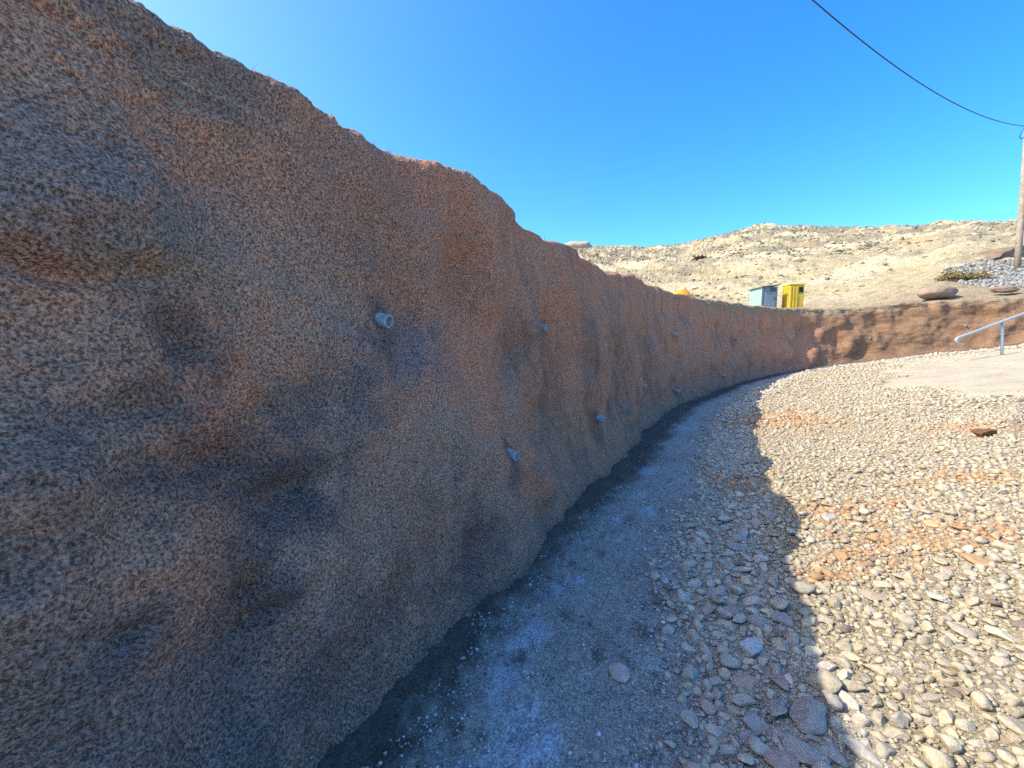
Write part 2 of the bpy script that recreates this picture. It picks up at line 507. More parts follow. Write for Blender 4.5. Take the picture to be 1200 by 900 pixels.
CH = (.095, .086, .082)
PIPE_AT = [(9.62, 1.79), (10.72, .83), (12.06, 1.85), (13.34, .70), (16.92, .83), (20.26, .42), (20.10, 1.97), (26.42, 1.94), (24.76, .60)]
STAIN_SHADE = [  # l, z, rl, rz, colour, amount; charcoal over the dents paints their shade
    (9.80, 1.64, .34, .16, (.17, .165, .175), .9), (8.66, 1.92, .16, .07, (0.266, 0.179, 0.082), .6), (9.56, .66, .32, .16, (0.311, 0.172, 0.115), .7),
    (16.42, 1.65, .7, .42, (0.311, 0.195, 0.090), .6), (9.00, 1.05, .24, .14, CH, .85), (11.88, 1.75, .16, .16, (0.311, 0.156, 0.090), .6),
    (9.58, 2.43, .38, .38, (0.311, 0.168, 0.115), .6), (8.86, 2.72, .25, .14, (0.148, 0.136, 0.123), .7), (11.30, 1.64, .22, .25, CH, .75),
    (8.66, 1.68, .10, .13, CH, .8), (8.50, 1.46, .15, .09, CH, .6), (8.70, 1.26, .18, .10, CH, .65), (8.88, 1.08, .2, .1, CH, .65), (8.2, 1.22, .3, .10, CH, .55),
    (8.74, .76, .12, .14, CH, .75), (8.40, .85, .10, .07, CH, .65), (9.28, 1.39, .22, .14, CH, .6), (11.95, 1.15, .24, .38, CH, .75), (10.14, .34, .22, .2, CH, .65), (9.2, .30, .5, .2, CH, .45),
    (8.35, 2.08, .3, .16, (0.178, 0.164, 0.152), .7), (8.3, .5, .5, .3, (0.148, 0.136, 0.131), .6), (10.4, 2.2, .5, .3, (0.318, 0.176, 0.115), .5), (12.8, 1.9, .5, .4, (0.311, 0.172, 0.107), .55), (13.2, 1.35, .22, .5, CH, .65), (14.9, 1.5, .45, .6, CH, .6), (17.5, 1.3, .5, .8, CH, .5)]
STAIN_SHADE += [(l_, z_ - .10, .05 + .004 * l_, .14, CH, .7) for (l_, z_) in PIPE_AT]

def wall_tint(l, Z, X, Y, h, w):
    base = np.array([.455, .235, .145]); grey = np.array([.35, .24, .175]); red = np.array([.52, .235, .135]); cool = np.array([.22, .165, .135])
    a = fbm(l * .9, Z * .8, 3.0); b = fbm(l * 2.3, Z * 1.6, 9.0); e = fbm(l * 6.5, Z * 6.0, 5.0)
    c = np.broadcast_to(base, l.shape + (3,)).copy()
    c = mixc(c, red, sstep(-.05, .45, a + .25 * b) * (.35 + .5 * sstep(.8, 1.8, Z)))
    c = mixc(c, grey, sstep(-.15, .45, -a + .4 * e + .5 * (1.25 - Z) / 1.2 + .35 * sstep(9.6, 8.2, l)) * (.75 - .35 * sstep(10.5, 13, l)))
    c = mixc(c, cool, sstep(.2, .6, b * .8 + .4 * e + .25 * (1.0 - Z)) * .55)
    st = fbm(l * 5.0 + .8 * Z, Z * .7, 1.0)
    c = mixc(c, np.array([.29, .18, .10]), sstep(.15, .5, st) * sstep(10.5, 13, l) * .45)
    c = mixc(c, np.array([.125, .098, .086]), sstep(.05, .45, -st) * sstep(10.0, 12.5, l) * .4)  # dark vertical streaks paint shade into the flutes
    for (l0, z0, a0, b0, col, amt) in STAIN_SHADE:
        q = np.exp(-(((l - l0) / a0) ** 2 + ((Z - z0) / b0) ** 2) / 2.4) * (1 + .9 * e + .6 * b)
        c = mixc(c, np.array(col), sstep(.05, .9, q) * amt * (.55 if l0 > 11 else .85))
    # bare tan soil and straw along the crest, clods hanging over the far edge
    soil = np.array([.31, .245, .15])
    lip = perlin(l * 2.9, Z * 3.5, 4.4)
    k = sstep(.2, .55, w + .3 * e)
    k = np.maximum(k, sstep(22, 26, l) * sstep(.90, .97, h + .10 * lip + .04 * e) * .9)
    c = mixc(c, soil, k)
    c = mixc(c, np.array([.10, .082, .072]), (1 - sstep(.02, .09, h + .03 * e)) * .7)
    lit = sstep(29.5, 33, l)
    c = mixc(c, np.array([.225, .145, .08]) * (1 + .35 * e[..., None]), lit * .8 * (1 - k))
    band = sstep(9.9, 8.6, l) * (1 - k) * np.exp(-((h - .95) / .03) ** 2)
    c = mixc(c, np.array([.40, .34, .20]), band * sstep(.1, .5, fbm(l * 3, Z * 25, 2.0)) * .9)
    return np.clip(c, .01, 1)

# columns: fine near the viewer, coarse far away
ls = [0.0]
while ls[-1] < PL[-1] - .05:
    x0, y0, _, _ = at_path(ls[-1])
    d0 = math.hypot(x0, y0)
    ls.append(ls[-1] + (.06 if ls[-1] < 7.3 else max(.0055, d0 * .0031)))
ls = np.array(ls)
kb = int(np.searchsorted(ls, 13.4))
k0 = int(np.searchsorted(ls, 7.4))
secs = [(0, k0, 150), (k0, kb, 450), (kb, len(ls) - 1, 150)]
FV, FC, faces = [], [], []
off = 0
cols = []
nvF, nvC = 451, 151
blocks = [(ls[:k0], nvC), (ls[k0:kb], nvF), (ls[kb:], nvC)]
offs = []
for (lb, nv) in blocks:
    v = np.linspace(0, 1, nv)
    Xw, Yw, Zw, h, w, un, uz, nx, ny, l2 = wall_points(lb, v)
    dist = np.sqrt(Xw ** 2 + Yw ** 2 + (Zw - EYE) ** 2)
    res = np.maximum(np.gradient(lb)[:, None] if len(lb) > 1 else .06, 3.3 / nv) * np.ones_like(Xw)
    fd = fine_disp(Xw, Yw, Zw, res) * (1 - .4 * w)
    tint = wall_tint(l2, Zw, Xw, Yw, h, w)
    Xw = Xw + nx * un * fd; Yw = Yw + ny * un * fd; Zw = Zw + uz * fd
    offs.append(off)
    FV.append(np.stack([Xw, Yw, Zw], -1).reshape(-1, 3)); FC.append(tint.reshape(-1, 3))
    faces.append(grid_faces(len(lb), nv, off))
    off += len(lb) * nv
quads = np.vstack(faces)
quads = quads[:, ::-1]
polys = quads.tolist()
st3 = nvF // (nvC - 1)
def stitch(coarse0, fine0, flip):
    for j in range(nvC - 1):
        p = [coarse0 + j] + [fine0 + j * st3 + i for i in range(st3 + 1)] + [coarse0 + j + 1]
        polys.append(p[::-1] if flip else p)
stitch(offs[0] + (len(blocks[0][0]) - 1) * nvC, offs[1], True)
stitch(offs[2], offs[1] + (len(blocks[1][0]) - 1) * nvF, False)
WV = np.vstack(FV)
loops = np.fromiter((i for p_ in polys for i in p_), np.int32)
lens = np.fromiter((len(p_) for p_ in polys), np.int32)
me = bpy.data.meshes.new('retaining_wall')
me.vertices.add(len(WV)); me.vertices.foreach_set('co', WV.astype(np.float32).ravel())
me.loops.add(len(loops)); me.loops.foreach_set('vertex_index', loops)
me.polygons.add(len(lens)); me.polygons.foreach_set('loop_start', np.r_[0, np.cumsum(lens)[:-1]].astype(np.int32))
me.update(calc_edges=True)
me.validate()
me.polygons.foreach_set('use_smooth', np.ones(len(me.polygons), bool))
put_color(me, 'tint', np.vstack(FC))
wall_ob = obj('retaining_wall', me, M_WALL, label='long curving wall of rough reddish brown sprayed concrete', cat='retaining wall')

def wall_surface(l, z):
    """point and outward normal on the smooth wall face."""
    bx, by, nx, ny = (float(a[0]) for a in at_path(np.array([l])))
    zb = float(ground0(bx, by)) - .12; zt = float(wall_top(np.array([l]))[0])
    h = (z - zb) / (zt - .14 - zb)
    off = LEAN * h - .20 * math.exp(-(h * 2.95 / .20)) - float(coarse_disp(np.array([l]), np.array([z]))[0]) * .98 * (.45 + .55 * float(sstep(0., .55, z - zb - .1)))
    return Vector((bx - nx * off, by - ny * off, z)), Vector((nx, ny, 0)), Vector((-ny, nx, 0))

# ------------------------------------------------------------------ hillside behind the wall
QS = np.array([-2.5, .0, .078, .125, .140, .186, .193, .199, .312, .390, .486, .544, .592, .661, .777, .933, 1.029, 1.087, 1.164, 1.5, 3.0])
TS = np.array([.10, .20, .226, .229, .230, .230, .230, .229, .227, .233, .258, .271, .277, .271, .269, .273, .286, .282, .286, .29, .2])
def hill_z(x, y, zc=3.2, yc=None):
    """height of the land behind the wall; q is the bearing as a slope x/y."""
    q = np.clip(x / np.maximum(y, .5), -2.5, 3.0)
    q = np.where(y < .5, np.where(x < 0, -2.5, 3.0), q)
    yr = np.interp(q, [-2.5, 0, .2, .6, 1.0, 1.3, 3], [60, 110, 110, 92, 78, 70, 40])
    tr = np.interp(q, QS, TS)
    zr = EYE + tr * yr
    s = np.clip(y, .5, None)
    # two intermediate benches
    y1 = np.interp(q, [0, .3, .6, .8, 1.0, 1.2], [34, 32, 29, 25, 22, 24])
    z1 = np.interp(q, [0, .3, .6, .8, .95, 1.0, 1.1, 1.2], [3.6, 3.6, 3.7, 3.9, 4.6, 4.9, 5.4, 5.8])
    y0 = np.interp(q, [-.3, .2, .37, .5, .7, .85, 1.1, 1.3], [4, 7, 12, 16, 18.5, 18.3, 17.5, 16.2])
    z0 = np.interp(q, [-.3, .2, .5, .8, 1.1, 1.3], [2.95, 3.0, 3.25, 3.25, 3.5, 3.6])
    a = np.clip((s - y0) / (y1 - y0), 0, 1)
    b = np.clip((s - y1) / (yr - y1), 0, None)
    prof = np.where(b < 1, b ** .92, 1 - .25 * (b - 1))
    z = z0 + (z1 - z0) * a + (zr - z1) * prof
    ok = sstep(-.25, -.02, q)
    z = ok * z + (1 - ok) * (3.0 + 0 * s)
    return z, b, q

aza = np.concatenate([np.radians(np.arange(AZ0 * 57.3 + 1, 0, 2.0)), np.radians(np.arange(0, 56, .1)), np.radians(np.arange(56, AZ1 * 57.3 - .5, .8))])
rw, _, _ = wall_radius(aza)
NQ = 190
tq = np.linspace(0, 1, NQ)
# rows even in log distance
r0 = rw + .55
RR = r0[:, None] * (330.0 / r0[:, None]) ** tq[None, :]
X = RR * np.sin(aza)[:, None]; Y = RR * np.cos(aza)[:, None]
Z, b, qq = hill_z(X, Y)
amp = sstep(.02, .5, b) * (1 - .75 * sstep(.75, 1.0, b))
nzA = fbm(X * .05 + .03 * Y, Y * .035, 1.0, 4); nzB = fbm(X * .22, Y * .22, 5.0, 4); nzC = fbm(X * .8, Y * .8, 8.0, 3)
Z = Z + amp * (1.6 * nzA + .0) + (.45 + .3 * amp) * nzB * sstep(0, .15, b) + .2 * nzC * sstep(0, .1, b) - .10
Z = Z + .05 * fbm(X * 1.5, Y * 1.5, 3.0, 3)
gul = np.abs(fbm(X * .11 + .06 * Y, Y * .03, 21.0, 3))
Z = Z - 1.1 * sstep(.22, 0, gul) * amp
pale = np.array([.53, .435, .255]); paler = np.array([.64, .545, .35]); scrub = np.array([.27, .24, .175]); rustc = np.array([.47, .29, .15]); dirt = np.array([.44, .35, .22])
st = fbm(X * .06 - .02 * Y, Y * .10 + .015 * X, 4.0, 4)
up = sstep(.2, .5, b + .38 * st)
c = np.broadcast_to(pale, X.shape + (3,)).copy()
c = mixc(c, paler, sstep(.0, .5, nzB))
c = mixc(c, scrub, np.clip(up * .85 + .35 * sstep(.05, .4, nzC + .5 * nzA), 0, 1))
c = mixc(c, pale, sstep(.0, .22, nzB + .7 * st) * .8 * up)
c = mixc(c, paler, sstep(.12, .3, fbm(X * .09, Y * .16, 31.0)) * .8)
c = mixc(c, np.array([.20, .17, .125]), sstep(.15, .45, fbm(X * .5, Y * .9, 41.0)) * .6 * up)
c = mixc(c, rustc, sstep(.35, .6, fbm(X * .13, Y * .13, 12.0)) * .5)
c = mixc(c, dirt, 1 - sstep(.0, .06, b))
me = mesh_from('hillside', np.stack([X, Y, Z], -1).reshape(-1, 3), grid_faces(len(aza), NQ)[:, ::-1])
put_color(me, 'tint', np.clip(c, .01, 1).reshape(-1, 3))
hill_ob = obj('hillside', me, M_HILL, kind='structure', label='dry pale yellow hillside with grey scrub behind the wall', cat='hill')

def hz(x, y):
    z, b, q = hill_z(np.array([x]), np.array([y]))
    return float(z[0])

# surface sampler for things resting on the hill
from mathutils.bvhtree import BVHTree
def bvh_of(me):
    V = np.empty(len(me.vertices) * 3, np.float32); me.vertices.foreach_get('co', V)
    return V.reshape(-1, 3)
_hv = bvh_of(hill_ob.data)
_hf = grid_faces(len(aza), NQ)
HBVH = BVHTree.FromPolygons([tuple(map(float, v)) for v in _hv], _hf.tolist())
def on_hill(x, y):
    r = HBVH.ray_cast(Vector((x, y, 200)), Vector((0, 0, -1)))
    return r[0].z if r[0] else 3.2

# ------------------------------------------------------------------ stone shapes
def ico(sub):
    bm = bmesh.new()
    bmesh.ops.create_icosphere(bm, subdivisions=sub, radius=1.0)
    V = np.array([v.co[:] for v in bm.verts]); F = np.array([[v.index for v in f.verts] for f in bm.faces])
    bm.free()
    return V, F
ICO = {s: ico(s) for s in (1, 2, 3, 4)}
def stone_shape(sub, seed):
    V, F = ICO[sub]
    V = V.copy()
    r = np.random.default_rng(seed)
    o = r.uniform(-50, 50, 3)
    V *= (1 + .42 * perlin(V[:, 0] * .9 + o[0], V[:, 1] * .9 + o[1], V[:, 2] * .9 + o[2]) + .10 * perlin(V[:, 0] * 2.4 + o[1], V[:, 1] * 2.4 + o[2], V[:, 2] * 2.4))[:, None]
    for _ in range(r.integers(5, 10)):          # flattened facets
        n = r.normal(size=3); n /= np.linalg.norm(n)
        dd = V @ n; lim = r.uniform(.38, .75)
        ex = np.clip(dd - lim, 0, None)
        V -= ex[:, None] * n * .97
    V *= np.array([1.0, r.uniform(.66, .92), r.uniform(.42, .68)])
    V /= np.abs(V[:, :2]).max()
    return V, F
PROTO = {s: [stone_shape(s, 100 + 17 * i) for i in range(14)] for s in (1, 2, 3)}

def rotm(rz, tilt, taz):
    m = Matrix.Rotation(tilt, 3, Vector((math.cos(taz), math.sin(taz), 0))) @ Matrix.Rotation(rz, 3, 'Z')
    return np.array(m)

TONES = np.array([(.44, .375, .26), (.46, .39, .265), (.425, .37, .265), (.475, .40, .265), (.405, .35, .255), (.445, .37, .245), (.465, .405, .295), (.415, .37, .285)])
RUSTS = np.array([(.48, .31, .17), (.50, .335, .19), (.46, .275, .145)])
SHADE_LIFT = np.array([(.52, .455, .36), (.48, .435, .36), (.53, .455, .345), (.45, .405, .34)])  # paler tones for stones in the wall's shadow, brightening the shade

def stone_colour(x, y, d, e):
    g = float(rust_at(np.float64(x), np.float64(y)))
    if random.random() < g * .65:
        c = RUSTS[random.randrange(3)]; kind = 'rust'
    else:
        c = TONES[random.randrange(8)]; kind = 'beige'
        if d - e < .62: c = SHADE_LIFT[random.randrange(4)]; kind = 'grey'
        if random.random() < .05: c = np.array((.56, .49, .355)); kind = 'pale'
        elif random.random() < .04: c = np.array((.24, .19, .15)); kind = 'dark'
    return c * random.uniform(.86, 1.12), kind

# ------------------------------------------------------------------ scatter the rubble
class Packer:
    def __init__(s): s.cells = {}
    def key(s, x, y): return (int(x // .12), int(y // .12))
    def free(s, x, y, r, k):
        cx, cy = s.key(x, y)
        n = 1 + int((r + .16) // .12)
        for i in range(cx - n, cx + n + 1):
            for j in range(cy - n, cy + n + 1):
                for (a, b, q) in s.cells.get((i, j), ()):
                    if (a - x) ** 2 + (b - y) ** 2 < (k * (q + r)) ** 2: return False
        return True
    def add(s, x, y, r): s.cells.setdefault(s.key(x, y), []).append((x, y, r))
pk = Packer()
stones = []      # x, y, r(half width), flat, colour, kind

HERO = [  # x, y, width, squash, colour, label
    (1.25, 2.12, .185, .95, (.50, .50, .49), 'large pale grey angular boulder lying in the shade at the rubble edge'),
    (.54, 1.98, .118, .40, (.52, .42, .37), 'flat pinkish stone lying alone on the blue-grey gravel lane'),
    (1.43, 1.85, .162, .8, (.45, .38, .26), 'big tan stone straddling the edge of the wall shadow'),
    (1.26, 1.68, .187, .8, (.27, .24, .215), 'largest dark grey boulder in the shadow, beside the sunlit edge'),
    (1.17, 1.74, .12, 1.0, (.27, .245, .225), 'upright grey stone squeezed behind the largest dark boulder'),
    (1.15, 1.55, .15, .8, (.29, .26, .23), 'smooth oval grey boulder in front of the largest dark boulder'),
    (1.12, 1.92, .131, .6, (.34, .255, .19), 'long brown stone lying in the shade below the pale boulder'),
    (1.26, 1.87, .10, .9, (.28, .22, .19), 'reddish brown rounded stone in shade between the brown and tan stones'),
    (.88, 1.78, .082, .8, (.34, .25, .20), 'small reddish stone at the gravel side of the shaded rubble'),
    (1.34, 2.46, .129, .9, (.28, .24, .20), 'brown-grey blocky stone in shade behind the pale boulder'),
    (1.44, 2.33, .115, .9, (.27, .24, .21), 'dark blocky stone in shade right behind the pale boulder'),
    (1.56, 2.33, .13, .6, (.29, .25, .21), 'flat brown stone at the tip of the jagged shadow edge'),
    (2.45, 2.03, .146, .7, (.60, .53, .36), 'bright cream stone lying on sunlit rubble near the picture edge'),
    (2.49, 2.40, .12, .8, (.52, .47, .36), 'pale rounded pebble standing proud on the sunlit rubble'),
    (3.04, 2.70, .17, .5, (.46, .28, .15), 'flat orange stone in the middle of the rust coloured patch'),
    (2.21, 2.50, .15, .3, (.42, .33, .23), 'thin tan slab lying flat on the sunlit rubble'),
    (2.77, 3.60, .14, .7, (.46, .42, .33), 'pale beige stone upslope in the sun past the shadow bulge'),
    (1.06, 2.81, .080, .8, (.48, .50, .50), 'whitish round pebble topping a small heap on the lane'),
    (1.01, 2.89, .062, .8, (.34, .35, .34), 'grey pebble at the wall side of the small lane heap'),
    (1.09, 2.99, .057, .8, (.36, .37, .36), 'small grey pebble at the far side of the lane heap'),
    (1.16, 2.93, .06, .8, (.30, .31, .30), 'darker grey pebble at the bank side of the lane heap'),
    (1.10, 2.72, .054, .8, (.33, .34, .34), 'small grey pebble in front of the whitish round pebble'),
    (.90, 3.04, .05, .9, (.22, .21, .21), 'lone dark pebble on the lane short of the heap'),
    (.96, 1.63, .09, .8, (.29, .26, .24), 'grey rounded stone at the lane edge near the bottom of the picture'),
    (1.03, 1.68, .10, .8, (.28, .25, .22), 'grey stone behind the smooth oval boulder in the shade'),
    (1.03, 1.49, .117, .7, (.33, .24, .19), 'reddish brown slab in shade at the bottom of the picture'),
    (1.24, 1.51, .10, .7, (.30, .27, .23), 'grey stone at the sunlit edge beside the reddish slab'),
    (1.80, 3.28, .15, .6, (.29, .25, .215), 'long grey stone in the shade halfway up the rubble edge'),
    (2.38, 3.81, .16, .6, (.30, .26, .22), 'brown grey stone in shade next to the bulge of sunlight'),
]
hero_me = {}
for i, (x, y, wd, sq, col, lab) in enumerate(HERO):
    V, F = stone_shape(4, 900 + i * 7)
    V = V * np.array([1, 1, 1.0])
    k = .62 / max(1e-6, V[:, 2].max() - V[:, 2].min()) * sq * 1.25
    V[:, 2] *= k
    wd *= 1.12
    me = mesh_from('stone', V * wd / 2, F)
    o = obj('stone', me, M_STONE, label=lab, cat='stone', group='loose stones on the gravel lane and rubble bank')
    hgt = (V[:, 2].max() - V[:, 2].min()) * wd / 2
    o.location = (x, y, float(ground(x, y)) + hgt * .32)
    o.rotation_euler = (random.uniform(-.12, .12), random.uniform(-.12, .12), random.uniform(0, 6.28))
    o.color = (*(np.array(col) * (1.35 if max(col) < .36 else 1)), 1)  # darker stones lie in the shadow; their colour is lifted to brighten it
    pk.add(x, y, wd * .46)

def visible_px(x, y, r):
    yc = y * .996 + (EYE - .1) * .09
    if yc < .6: return 0, False
    px = 600 + 500 * x / yc
    d = math.hypot(x, y, EYE)
    return r * 1000 / d, -30 < px < 1230 and 500 * EYE / max(y, .1) < 560

BOUND = (0.2, 13.5, .7, 19.0)
def scatter(n, rlo, rhi, ymin, ymax, k, spread=1.0, zone='bank'):
    c = 0
    # candidates weighted to nearness
    yy = ymin + (ymax - ymin) * rng.random(n) ** 1.0
    lo = .47 * yy - 1.0; hi = 1.38 * yy + .7
    xx = lo + (hi - lo) * rng.random(n)
    D, LL = wall_dist(xx, yy)
    E = bank_edge(LL)
    keepfar = rng.random(n)
    for x, y, d, l, e in zip(xx, yy, D, LL, E):
        if d < e + random.gauss(0, .10) or (l > 27 and d < .25): continue
        if x > 9.2 and 7.2 < y < 13.6 and ramp_in(x, y): continue
        if belt and (d - e > .72 or d - e < .05): continue
        r = rlo + (rhi - rlo) * random.random() ** 1.8
        if d - e < .8: r *= 1.12 if y > 3.2 else 1.2
        if not pk.free(x, y, r, k): continue
        pk.add(x, y, r)
        col, kind = stone_colour(x, y, d, e)
        stones.append((x, y, r, col, kind, d, e, l))
        c += 1
    return c

def ramp_in(x, y):
    # outline of the pale concrete ramp on the bank
    s = .9 * x - .436 * y + 1.37; l = .436 * x + .9 * y
    j = .25 * math.sin(l * 2.1) + .15 * math.sin(l * 5.3 + 1)
    return s > 5.2 + j + .28 * abs(l - 13.5)

belt = True
scatter(900, .040, .062, 1.2, 3.6, .84)
belt = False
scatter(300, .046, .066, 1.1, 5, .80)
scatter(4800, .030, .046, 1.0, 6.5, .70)
scatter(24000, .019, .033, 1.0, 7.0, .68)
scatter(22000, .011, .018, 1.0, 4.0, .70)
scatter(6000, .040, .060, 6.0, 13, .74)
scatter(14000, .024, .040, 6.5, 13, .76)
scatter(4500, .05, .075, 12, 18.0, .82)

big = []
for i, s in enumerate(stones):
    px, vis = visible_px(s[0], s[1], s[2])
    if vis: big.append((px, i))
big.sort(reverse=True)
single = set(i for _, i in big[:271])
sh_me = []
for k in range(14):
    sh_me.append(mesh_from('stone', PROTO[3][k][0], PROTO[3][k][1]))
    sh_me[-1].materials.append(M_STONE)
KINDW = {'rust': 'rust orange', 'beige': 'beige', 'grey': 'grey-brown', 'pale': 'pale cream', 'dark': 'dark brown'}
HSHORT = ['the pale grey boulder', 'the pinkish flat stone', 'the tan shadow-edge stone', 'the largest dark boulder', 'the upright grey stone', 'the smooth oval boulder', 'the long brown stone', 'the reddish rounded stone',
          'the small reddish stone', 'the blocky brown stone', 'the dark blocky stone', 'the flat shadow-tip stone', 'the bright cream stone', 'the pale rounded pebble', 'the flat orange stone', 'the thin tan slab', 'the pale upslope stone']
def stone_label(x, y, r, kind, shape, d):
    yc = y * .996 + (EYE - .1) * .09
    px = 600 + 500 * x / yc
    size = 'big' if r > .056 else ('medium' if r > .042 else 'small')
    best = min(range(len(HSHORT)), key=lambda i: math.hypot(HERO[i][0] - x, HERO[i][1] - y))
    dd = math.hypot(HERO[best][0] - x, HERO[best][1] - y)
    if dd < .42:
        side = 'right of' if x - HERO[best][0] > abs(y - HERO[best][1]) else ('left of' if HERO[best][0] - x > abs(y - HERO[best][1]) else ('behind' if y > HERO[best][1] else 'in front of'))
        return '%s %s %s stone %s %s' % (size, shape, KINDW[kind], side, HSHORT[best])
    sunw = 'shaded' if d < 2.05 else 'sunlit'
    col = 'far right' if px > 1090 else ('right' if px > 980 else 'middle')
    row = 'lower' if y < 2.1 else ('central' if y < 3.2 else 'upper')
    return '%s %s %s stone in the %s %s %s rubble' % (size, shape, KINDW[kind], sunw, row, col)
for i in sorted(single):
    x, y, r, col, kind, d, e, l = stones[i]
    k = random.randrange(14)
    shape = random.choice(['flat', 'rounded', 'long'])
    sc_ = {'flat': (1, 1, .72), 'rounded': (.92, 1.0, 1.2), 'long': (1.2, .85, .95)}[shape]
    o = obj('stone', sh_me[k], None, label=stone_label(x, y, r, kind, shape, d), cat='stone', group='loose stones on the gravel lane and rubble bank')
    o.scale = (r * sc_[0], r * sc_[1], r * sc_[2])
    o.rotation_euler = (random.uniform(-.25, .25), random.uniform(-.25, .25), random.uniform(0, 6.28))
    o.location = (x, y, float(ground(x, y)) + r * .18)
    o.color = (*np.clip(col, 0, 1), 1)

byl = {}
for o in scene.objects:
    if o.name.split('.')[0] == 'stone': byl.setdefault(o['label'], []).append(o)
ORD = ['leftmost', 'second from left', 'third from left', 'fourth from left', 'fifth from left', 'sixth from left', 'seventh from left', 'eighth from left', 'ninth from left', 'tenth from left']
for lab_, os_ in byl.items():
    if len(os_) < 2: continue
    os_.sort(key=lambda o: o.location.x / (o.location.y * .996 + (EYE - o.location.z) * .09))
    for i_, o in enumerate(os_):
        o['label'] = lab_ + ', ' + ('rightmost of its like' if i_ == len(os_) - 1 else ORD[min(i_, 9)])

def join_stones(name, items, label, cat, mat=M_RUBBLE, zf=None, sink=.2):
    VV, FF, CC = [], [], []
    off = 0
    if not items: return
    xs = np.array([s[0] for s in items]); ys = np.array([s[1] for s in items])
    zz = ground(xs, ys) if zf is None else np.array([zf(a, b) for a, b in zip(xs, ys)])
    for (s, z) in zip(items, zz):
        x, y, r, col, sub = s[0], s[1], s[2], s[3], s[-1]
        V, F = PROTO[sub][random.randrange(14)]
        m = rotm(random.uniform(0, 6.28), random.gauss(0, .28), random.uniform(0, 6.28)) * r
        VV.append((V * (1, 1, random.uniform(.8, 1.2))) @ m.T + (x, y, z + r * sink))
        FF.append(F + off); off += len(V)
        CC.append(np.repeat(np.clip(col, .01, 1)[None, :], len(V), 0))
    me = mesh_from(name, np.vstack(VV), np.vstack(FF))
    put_color(me, 'tint', np.vstack(CC))
    return obj(name, me, mat, kind='stuff', label=label, cat=cat)

rest = []
for i, s in enumerate(stones):
    if i in single: continue
    px, vis = visible_px(s[0], s[1], s[2])
    rest.append((s[0], s[1], s[2], s[3], 2 if (vis and px > 8) else 1))
print('stones', len(stones), 'sub2', sum(1 for s in rest if s[-1] == 2))
join_stones('rubble', rest, 'beige and grey rubble stones covering the bank', 'rubble')

# tiny gravel on the lane and between stones
def tri_scatter(n, ymin, ymax, fn, rlo, rhi):
    yy = ymin + (ymax - ymin) * rng.random(n) ** 1.5
    D0 = rng.random(n)
    out = []
    lo = .47 * yy - 1.5; hi = 1.25 * yy + .3
    xx = lo + (hi - lo) * rng.random(n)
    D, LL = wall_dist(xx, yy); E = bank_edge(LL)
    nz = perlin(xx * 2.6, yy * 2.6, 6.0); nz2 = perlin(xx * 9, yy * 9, 2.0)
    for x, y, d, e, a, b in zip(xx, yy, D, E, nz, nz2):
        pr = fn(d, e, a, b)
        if random.random() > pr: continue
        r = rlo + (rhi - rlo) * random.random() ** 2.5
        if d < e:
            col = np.array(random.choice([(.34, .36, .38), (.42, .44, .47), (.24, .23, .22), (.30, .27, .24), (.50, .52, .55)])) * random.uniform(.8, 1.15)
        else:
            col = (SHADE_LIFT[random.randrange(4)] if d - e < .62 else TONES[random.randrange(8)]) * random.uniform(.75, 1.1)
        out.append((x, y, r, col, 0))
    return out
_oct = np.array([(1, 0, 0), (-1, 0, 0), (0, 1, 0), (0, -1, 0), (0, 0, .7), (0, 0, -.7)], float)
_octF = np.array([(0, 2, 4), (2, 1, 4), (1, 3, 4), (3, 0, 4), (2, 0, 5), (1, 2, 5), (3, 1, 5), (0, 3, 5)])
PROTO[0] = []
for i in range(14):
    r_ = np.random.default_rng(i)
    PROTO[0].append((_oct * r_.uniform(.65, 1.1, (6, 1)), _octF))
def lane_scatter(n, lmax, rlo, rhi, base, clump):
    l = 8.0 + (lmax - 8.0) * rng.random(n) ** 1.7
    d = .03 + 1.5 * rng.random(n)
    px_, py_, nx_, ny_ = at_path(l)
    x = px_ + nx_ * d; y = py_ + ny_ * d
    e = bank_edge(l)
    a = perlin(x * 2.6, y * 2.6, 6.0); b_ = perlin(x * 8, y * 8, 2.0)
    ok = (d < e + .1) & (rng.random(n) < base + clump * np.clip(a, 0, 1) + .3 * b_ + .35 * sstep(.45, 0., e - d))
    cols_ = np.array([(.38, .40, .42), (.48, .50, .53), (.28, .26, .24), (.34, .31, .28), (.66, .68, .72), (.18, .165, .16)])
    out = []
    for X_, Y_, u in zip(x[ok], y[ok], rng.random(int(ok.sum()))):
        out.append((X_, Y_, rlo + (rhi - rlo) * u ** 2.5, cols_[random.randrange(6)] * random.uniform(.8, 1.12), 0))
    return out
lane_g = lane_scatter(44000, 13, .0035, .010, .30, 1.0) + lane_scatter(5000, 17, .007, .020, .08, .6)
bank_g = tri_scatter(18000, .9, 5, lambda d, e, a, b: 0 if d < e - .1 else .9, .005, .015)
join_stones('gravel', lane_g + bank_g, 'fine grey gravel grains strewn over the lane and between the stones', 'gravel', sink=.3)

